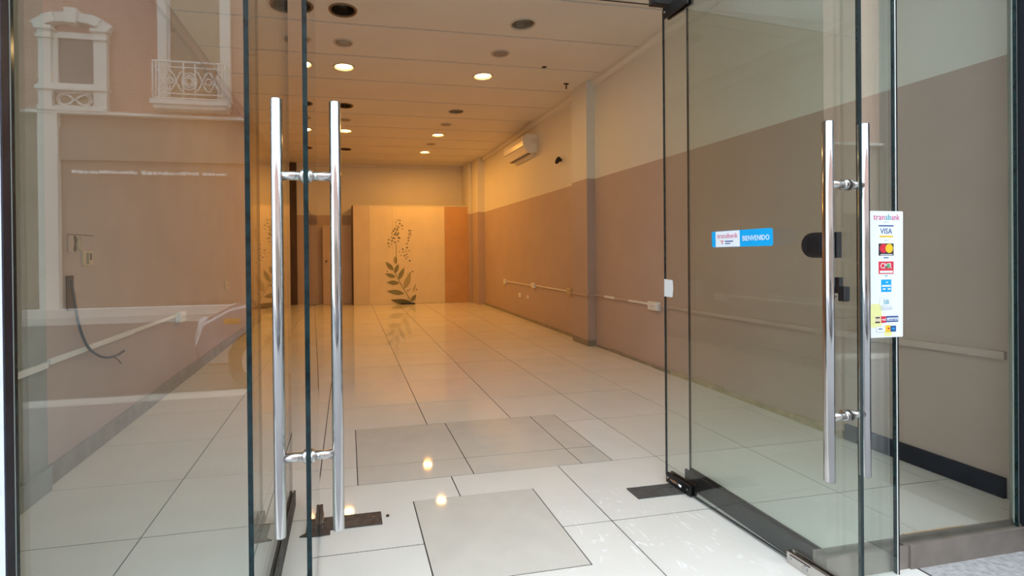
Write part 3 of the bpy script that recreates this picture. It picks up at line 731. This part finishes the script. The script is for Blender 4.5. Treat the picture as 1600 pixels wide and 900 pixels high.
def outlet(x, y, z, w, h, t, m, lab, sgn=-1, cat='outlet', grp=None, nm='wall_outlet', face=None):
    e = empty(nm, (x, y, z)); tag(e, lab, cat, grp)
    a, b = sorted((sgn*.0005, sgn*t)); bm = B(); box(bm, a, b, -w/2, w/2, -h/2, h/2, 0, .004); obj('case', bm, m, e)
    a, b = sorted((sgn*t, sgn*(t+.003))); bm = B(); box(bm, a, b, -w*.3, w*.3, -h*.32, h*.32, 0, .001); p = obj('face_plate', bm, m, e)
    for k in (-1, 0, 1):
        bm = B(); cyl(bm, (sgn*(t+.0028), k*w*.12, 0), (sgn*(t+.0036), k*w*.12, 0), .004, 8); obj('socket_hole', bm, 'black', p)
    return e
outlet(XR, 4.34, .625, .15, .085, .045, 'white_pl', 'white surface socket box on the trunking nearest the right glass door', grp='socket boxes along the right wall trunking')
outlet(XR, 6.20, .630, .12, .085, .045, 'beige_pl', 'beige socket box on the trunking just behind the nearer pillar', grp='socket boxes along the right wall trunking')
outlet(XR, 7.54, .621, .13, .080, .04, 'white_pl', 'white socket box on the trunking midway between both pillars', grp='socket boxes along the right wall trunking')
outlet(XR, 8.98, .606, .12, .085, .04, 'white_pl', 'white socket box at the far end of the right wall trunking', grp='socket boxes along the right wall trunking')
outlet(XR, 8.21, .405, .13, .08, .012, 'white_pl', 'larger white socket plate below the trunking low on the right wall', nm='wall_plate', grp='plates below the trunking')
outlet(XR, 7.83, .405, .10, .05, .010, 'white_pl', 'smaller blank white plate below the trunking low on the right wall', nm='wall_plate', grp='plates below the trunking')
# left wall
tl = empty('cable_trunking', (XL, 2.80, 0)); tag(tl, 'pale cable trunking along the left wall behind the shop window', 'cable trunking')
bm = B(); box(bm, .0005, .02, 0, 1.0, .622, .652, 0, .002); obj('trunking_length', bm, 'white_pl', tl)
bm = B(); box(bm, .0005, .018, 1.002, 1.88, .626, .650, 0, .002); obj('trunking_length', bm, 'white_pl', tl)
tl2 = empty('cable_trunking', (XL+.025, 1.66, 0)); tag(tl2, 'short length of cable trunking on the grey front end of the left wall', 'cable trunking')
bm = B(); box(bm, .0005, .02, 0, 1.08, .620, .650, 0, .002); obj('trunking_length', bm, 'white_pl', tl2)
outlet(XL, 4.76, .615, .15, .09, .045, 'white_pl', 'white socket box at the end of the left wall trunking', 1)
outlet(XL, 6.52, .787, .16, .10, .012, 'beige_pl', 'beige socket plate on the left wall further back, above the trunking', 1, nm='wall_plate')
cp = empty('cut_out_panel', (XL, 3.13, 1.25)); tag(cp, 'painted square patch with a torn brown hole on the left wall', 'wall patch')
bm = B(); box(bm, .0005, .006, -.13, .14, -.05, .05); obj('patch_board', bm, 'paint_low', cp)
bm = B(); box(bm, .006, .0075, -.13, .14, .048, .052); obj('top_crack', bm, 'dark_brown', cp)
bm = B(); prism(bm, [(-.075, .045), (-.055, .045), (-.042, .02), (-.05, 0), (-.045, -.03), (-.06, -.048), (-.08, -.035), (-.068, -.005)], 'x', .006, .008); obj('torn_hole', bm, 'dark_brown', cp)
bm = B(); box(bm, .006, .009, -.035, .0, -.045, .04); obj('filler_strip', bm, 'skirt_tan', cp)
sw = empty('junction_plate', (XL, 3.20, 1.165)); tag(sw, 'small pale plate with two dark slots under the painted patch on the left wall', 'plate')
bm = B(); box(bm, .0005, .010, -.055, .055, -.042, .042, 0, .002); obj('case', bm, 'beige_pl', sw)
bm = B(); box(bm, .010, .0125, -.02, .005, -.034, .034); obj('slot', bm, 'leaf', sw)
bm = B(); box(bm, .010, .0125, .022, .038, -.01, .03); obj('slot', bm, 'black', sw)
cb = empty('loose_cable', (XL+.003, 3.0, 1.03)); tag(cb, 'loose black cable hanging from a hole in the left wall', 'cable')
bm = B(); pts = spline([(.012, .005, .02), (.022, .008, -.06), (.028, .02, -.16), (.032, .05, -.26), (.034, .12, -.37), (.034, .22, -.44), (.034, .34, -.485), (.034, .47, -.50), (.036, .58, -.49)], 8)
tube(bm, pts, .0075); obj('cable_run', bm, 'black', cb)
bm = B(); tube(bm, spline([(.03, .44, -.50), (.03, .50, -.53), (.03, .55, -.57)], 5), .003); obj('stray_wire', bm, 'black', cb)
bm = B(); box(bm, .0005, .004, -.02, .05, -.15, .04); obj('wall_hole', bm, 'dark_brown', cb)
mt = one('floor_mat', 'black', lambda bm: box(bm, -.16, .17, -.06, .05, .0006, .03, 0, .005), loc=(1.34, 11.01, 0)); tag(mt, 'small dark block on the floor at the foot of the stencilled plant', 'block')

# ------------------------------------------------------------------ the street (seen mirrored in the panes)
struct(one('sidewalk', 'sidewalk', lambda bm: box(bm, -14, 24, -1.4, 1.199, -.16, -.004)))
struct(one('sidewalk_edge', 'sidewalk', lambda bm: (box(bm, 2.06, 2.659, 1.1995, 1.42, -.16, .0), box(bm, -14, -1.76, 1.1995, 1.42, -.16, .0))))
struct(one('kerb', 'stone', lambda bm: box(bm, -14, 24, -1.60, -1.402, -.16, .0, 0, .01)))
struct(one('road', 'asphalt', lambda bm: box(bm, -30, 40, -7.4, -1.602, -.3, -.13)))
struct(one('opposite_sidewalk', 'stone', lambda bm: box(bm, -30, 40, -9.1, -7.402, -.3, .0)))
BY = -9.15
bd = empty('street_building', (-4, BY, 0)); tag(bd, 'pink brick house with pale stone trim mirrored in the left shop window', 'building')
def bp(name, m, *boxes, par=None, bev=0):
    bm = B()
    for b in boxes: box(bm, b[0]+4, b[1]+4, b[2]-BY, b[3]-BY, b[4], b[5], 0, bev)
    return obj(name, bm, m, par or bd)
bp('wall', 'brick', (-9, 16, BY-.5, BY, 4.4, 9.6))
bp('shop_wall', 'shop_dark', (-9, 16, BY-.5, BY-.05, 0, 4.4))
bp('string_course', 'stone', (-9, 16, BY-.02, BY+.14, 4.30, 4.36))
bp('roof_cornice', 'stone', (-9, 16, BY-.5, BY+.35, 9.6, 9.85))
bp('corner_pilaster', 'stone', (-6.58, -6.20, BY-.02, BY+.12, 0, 4.30))
for k in range(1, 7): bp('shop_pier', 'shop_dark', (-4.55+2.9*k, -4.2+2.9*k, BY-.05, BY+.02, 0, 3.1))
bp('shop_sign_band', 'shop_band', (-6.2, 13, BY-.05, BY+.05, 3.3, 4.0))
for x0, x1 in ((-5.95, -4.62), (-4.55, -3.35), (-3.27, -2.75), (-1.8, .4)):
    bs = []; x = x0
    while x < x1:
        w = random.uniform(.04, .11); bs.append((x, min(x+w, x1), BY+.05, BY+.075, 2.99+random.uniform(0, .02), 3.06+random.uniform(-.01, .02))); x += w+random.uniform(.008, .03)
    bp('sign_strip', 'iron_w', *bs)
for k in range(6): bp('shop_shutter', 'shop_dark', (-4.1+2.9*k, -1.75+2.9*k, BY-.05, BY-.01, .1, 2.7))
def trim_window(x):
    w = bp('window', 'win_dark', (x+.34, x+1.04, BY-.02, BY+.01, 4.95, 5.97))
    bp('window_jamb', 'stone', (x, x+.24, BY-.01, BY+.13, 4.95, 5.92), (x+1.09, x+1.33, BY-.01, BY+.13, 4.95, 5.92), (x+.24, x+.34, BY-.01, BY+.06, 4.95, 6.07), (x+1.04, x+1.09, BY-.01, BY+.06, 4.95, 6.07), (x+.34, x+1.04, BY-.01, BY+.06, 5.97, 6.10), par=w)
    bp('window_sill', 'stone', (x-.04, x+1.37, BY-.01, BY+.2, 4.80, 4.88), (x+.0, x+1.33, BY-.01, BY+.15, 4.88, 4.95), (x-.02, x+1.35, BY-.01, BY+.17, 4.36, 4.44), par=w)
    bp('pedestal', 'stone', (x, x+.26, BY-.01, BY+.14, 4.44, 4.80), (x+1.07, x+1.33, BY-.01, BY+.14, 4.44, 4.80), par=w)
    bp('grille_back', 'win_tan', (x+.26, x+1.07, BY-.02, BY+.01, 4.44, 4.80), par=w)
    bp('capital', 'stone', (x-.03, x+.27, BY-.01, BY+.19, 5.92, 5.98), (x-.01, x+.25, BY-.01, BY+.15, 5.98, 6.10), (x-.05, x+.29, BY-.01, BY+.21, 6.10, 6.17), (x+1.06, x+1.36, BY-.01, BY+.19, 5.92, 5.98), (x+1.08, x+1.34, BY-.01, BY+.15, 5.98, 6.10), (x+1.04, x+1.38, BY-.01, BY+.21, 6.10, 6.17), par=w)
    bm = B()
    n = 7
    for i in range(n):
        a0, a1 = PI*(.71-.42*i/n), PI*(.71-.42*(i+1)/n); r0, r1 = 1.09-(.05 if i == 3 else 0), 1.31 + (.07 if i == 3 else 0)
        cx_, cz_ = x+.665+4, 5.28
        prism(bm, [(cx_+r0*math.cos(a0), cz_+r0*math.sin(a0)*.95), (cx_+r1*math.cos(a0), cz_+r1*math.sin(a0)*.95), (cx_+r1*math.cos(a1-.0), cz_+r1*math.sin(a1)*.95), (cx_+r0*math.cos(a1), cz_+r0*math.sin(a1)*.95)], 'y', 0, .16+(.05 if i % 2 else 0))
    obj('arch_stone', bm, 'stone', w)
    bm = B()
    for s in (-1, 1):
        tube(bm, [(x+4+.665+s*.34*math.cos(t), .06, 4.62+.12*math.sin(t*2)) for t in [PI*k/12 for k in range(13)]], .016, 5)
        tube(bm, [(x+4+.665+s*.17+.13*math.cos(t), .06, 4.62+.11*math.sin(t)) for t in [2*PI*k/12 for k in range(13)]], .014, 5)
    cyl(bm, (x+4+.26, .06, 4.77), (x+4+1.07, .06, 4.77), .018, 6); cyl(bm, (x+4+.26, .06, 4.48), (x+4+1.07, .06, 4.48), .018, 6)
    obj('grille', bm, 'iron_w', w)
def balcony_window(x):
    w = bp('french_window', 'win_tan', (x+.22, x+1.28, BY-.02, BY+.01, 4.6, 7.6))
    bp('window_jamb', 'stone', (x-.02, x+.17, BY-.01, BY+.13, 4.55, 7.7), (x+1.33, x+1.52, BY-.01, BY+.13, 4.55, 7.7), (x+.17, x+.22, BY-.01, BY+.06, 4.55, 7.7), (x+1.28, x+1.33, BY-.01, BY+.06, 4.55, 7.7), (x-.1, x+1.6, BY-.01, BY+.2, 7.7, 7.85), par=w)
    s = bp('balcony', 'stone', (x-.08, x+1.52, BY-.01, BY+.45, 4.52, 4.62), (x-.03, x+1.47, BY-.01, BY+.38, 4.44, 4.52))
    bm = B(); X0, X1, Y, Z0, Z1 = x+4-.03, x+4+1.47, .40, 4.62, 5.47
    def rod(a, b, r=.017): cyl(bm, a, b, r, 6)
    for z in (Z0+.04, Z0+.14, Z1-.12, Z1): rod((X0, Y, z), (X1, Y, z), .024 if z == Z1 else .016)
    for xx in (X0, X1):
        for z in (Z0+.04, Z1): rod((xx, 0, z), (xx, Y, z))
    for xx in (X0, X0+.07, X0+.14, X1-.14, X1-.07, X1, (X0+X1)/2-.12, (X0+X1)/2+.12): rod((xx, Y, Z0), (xx, Y, Z1))
    mx = (X0+X1)/2
    for r in (.08, .13, .19): tube(bm, [(mx+r*.8*math.cos(t), Y, (Z0+Z1)/2+r*math.sin(t)) for t in [2*PI*k/20 for k in range(21)]], .016, 5)
    for sgn in (-1, 1):
        tube(bm, [(mx+sgn*(.14+.52*k/12), Y, (Z0+Z1)/2+.22*math.cos(PI*2*k/12)*sgn) for k in range(13)], .016, 5)
        tube(bm, [(mx+sgn*(.14+.52*k/12), Y, (Z0+Z1)/2-.22*math.cos(PI*2*k/12)*sgn) for k in range(13)], .016, 5)
        tube(bm, [(mx+sgn*(.40+.07*math.cos(t)), Y, (Z0+Z1)/2+.07*math.sin(t)) for t in [2*PI*k/14 for k in range(15)]], .016, 5)
    obj('railing', bm, 'iron_w', s)
trim_window(-6.54); balcony_window(-4.15); trim_window(-1.6); balcony_window(.7); trim_window(3.4); balcony_window(5.8); trim_window(8.4); balcony_window(10.8)

gb = empty('added_dark_building', (16, BY, 0)); tag(gb, 'plain tall dark building added beyond the brick house to keep bright sky out of the right shop window', 'building')  # added block: the right pane mirrors this instead of bright sky
bm = B(); box(bm, .01, 32, -.5, 0, 0, 17); obj('wall', bm, 'dark_render', gb)
bm = B(); box(bm, .01, 32, 0, .1, 4.2, 4.4); obj('string_course', bm, 'dark_render', gb)

# parked car, seen mirrored: silver body, nose to the left
car = empty('parked_car', (.16, -2.75, -.13)); tag(car, 'silver car parked at the kerb, its front mirrored in the left shop window', 'car')
side = [(-1.55, .28), (-1.62, .48), (-1.56, .66), (-1.30, .80), (-.62, .96), (-.10, 1.38), (.40, 1.46), (1.30, 1.44), (1.95, 1.08), (2.42, 1.02), (2.52, .70), (2.48, .30)]
bm = B(); n = len(side); rings = []
for yy, k, dz in ((-.84, .90, .0), (-.80, .97, 0), (-.70, 1.0, 0), (.70, 1.0, 0), (.80, .97, 0), (.84, .90, 0)):
    rings.append([bm.verts.new((.45+(x-.45)*(.97 if abs(yy) > .75 else 1), yy*(1 if z < 1.0 else .82), .28+(z-.28)*(k if z > .8 else 1))) for x, z in side])
for a, b in zip(rings, rings[1:]):
    for i in range(n):
        f = bm.faces.new((a[i], a[(i+1) % n], b[(i+1) % n], b[i])); f.smooth = True
bm.faces.new(rings[0][::-1]); bm.faces.new(rings[-1])
bmesh.ops.bevel(bm, geom=bm.edges[:], offset=.02, segments=1, affect='EDGES')
body = obj('body', bm, 'car', car)
for s in (-1, 1):
    bm = B(); prism(bm, [(-.52, .99), (-.06, 1.33), (.42, 1.39), (.42, .99)], 'y', s*.725-.012, s*.725+.0); prism(bm, [(.47, .99), (.47, 1.39), (1.25, 1.38), (1.75, 1.07)], 'y', s*.725-.012, s*.725+.0)
    obj('side_window', bm, 'car_glass', car)
    for wx in (-.95, 1.75):
        bm = B(); cyl(bm, (wx, s*.66, .31), (wx, s*.86, .31), .31, 28); w = obj('wheel', bm, 'tyre', car)
        bm = B(); cyl(bm, (wx, s*.861, .31), (wx, s*.870, .31), .19, 20); obj('hub_cap', bm, 'steel_b', w)
    bm = B(); lathe(bm, (0, 0, 0), [(0, .05), (.09, .03), (.13, 0), (.12, -.04), (0, -.05)], 20)
    for v in bm.verts: v.co = Vector((-1.50+v.co.z*1.2, s*.60+v.co.y*1.3, .62+v.co.x*.75))
    hl = obj('headlamp', bm, 'lamp_glass', car)
    bm = B(); box(bm, -1.30, -1.16, s*.82-.03, s*.82+.03, .66, .71, 0, .01); obj('indicator', bm, 'amber', car)
bm = B(); prism(bm, [(-.60, .975), (-.11, 1.37), (-.09, 1.345), (-.56, .96)], 'y', -.60, .60)
for v in bm.verts: v.co.x -= .02
obj('windscreen', bm, 'car_glass', car)
bm = B(); box(bm, -1.66, -1.60, -.45, .45, .42, .56, 0, .01); obj('grille', bm, 'black', car)
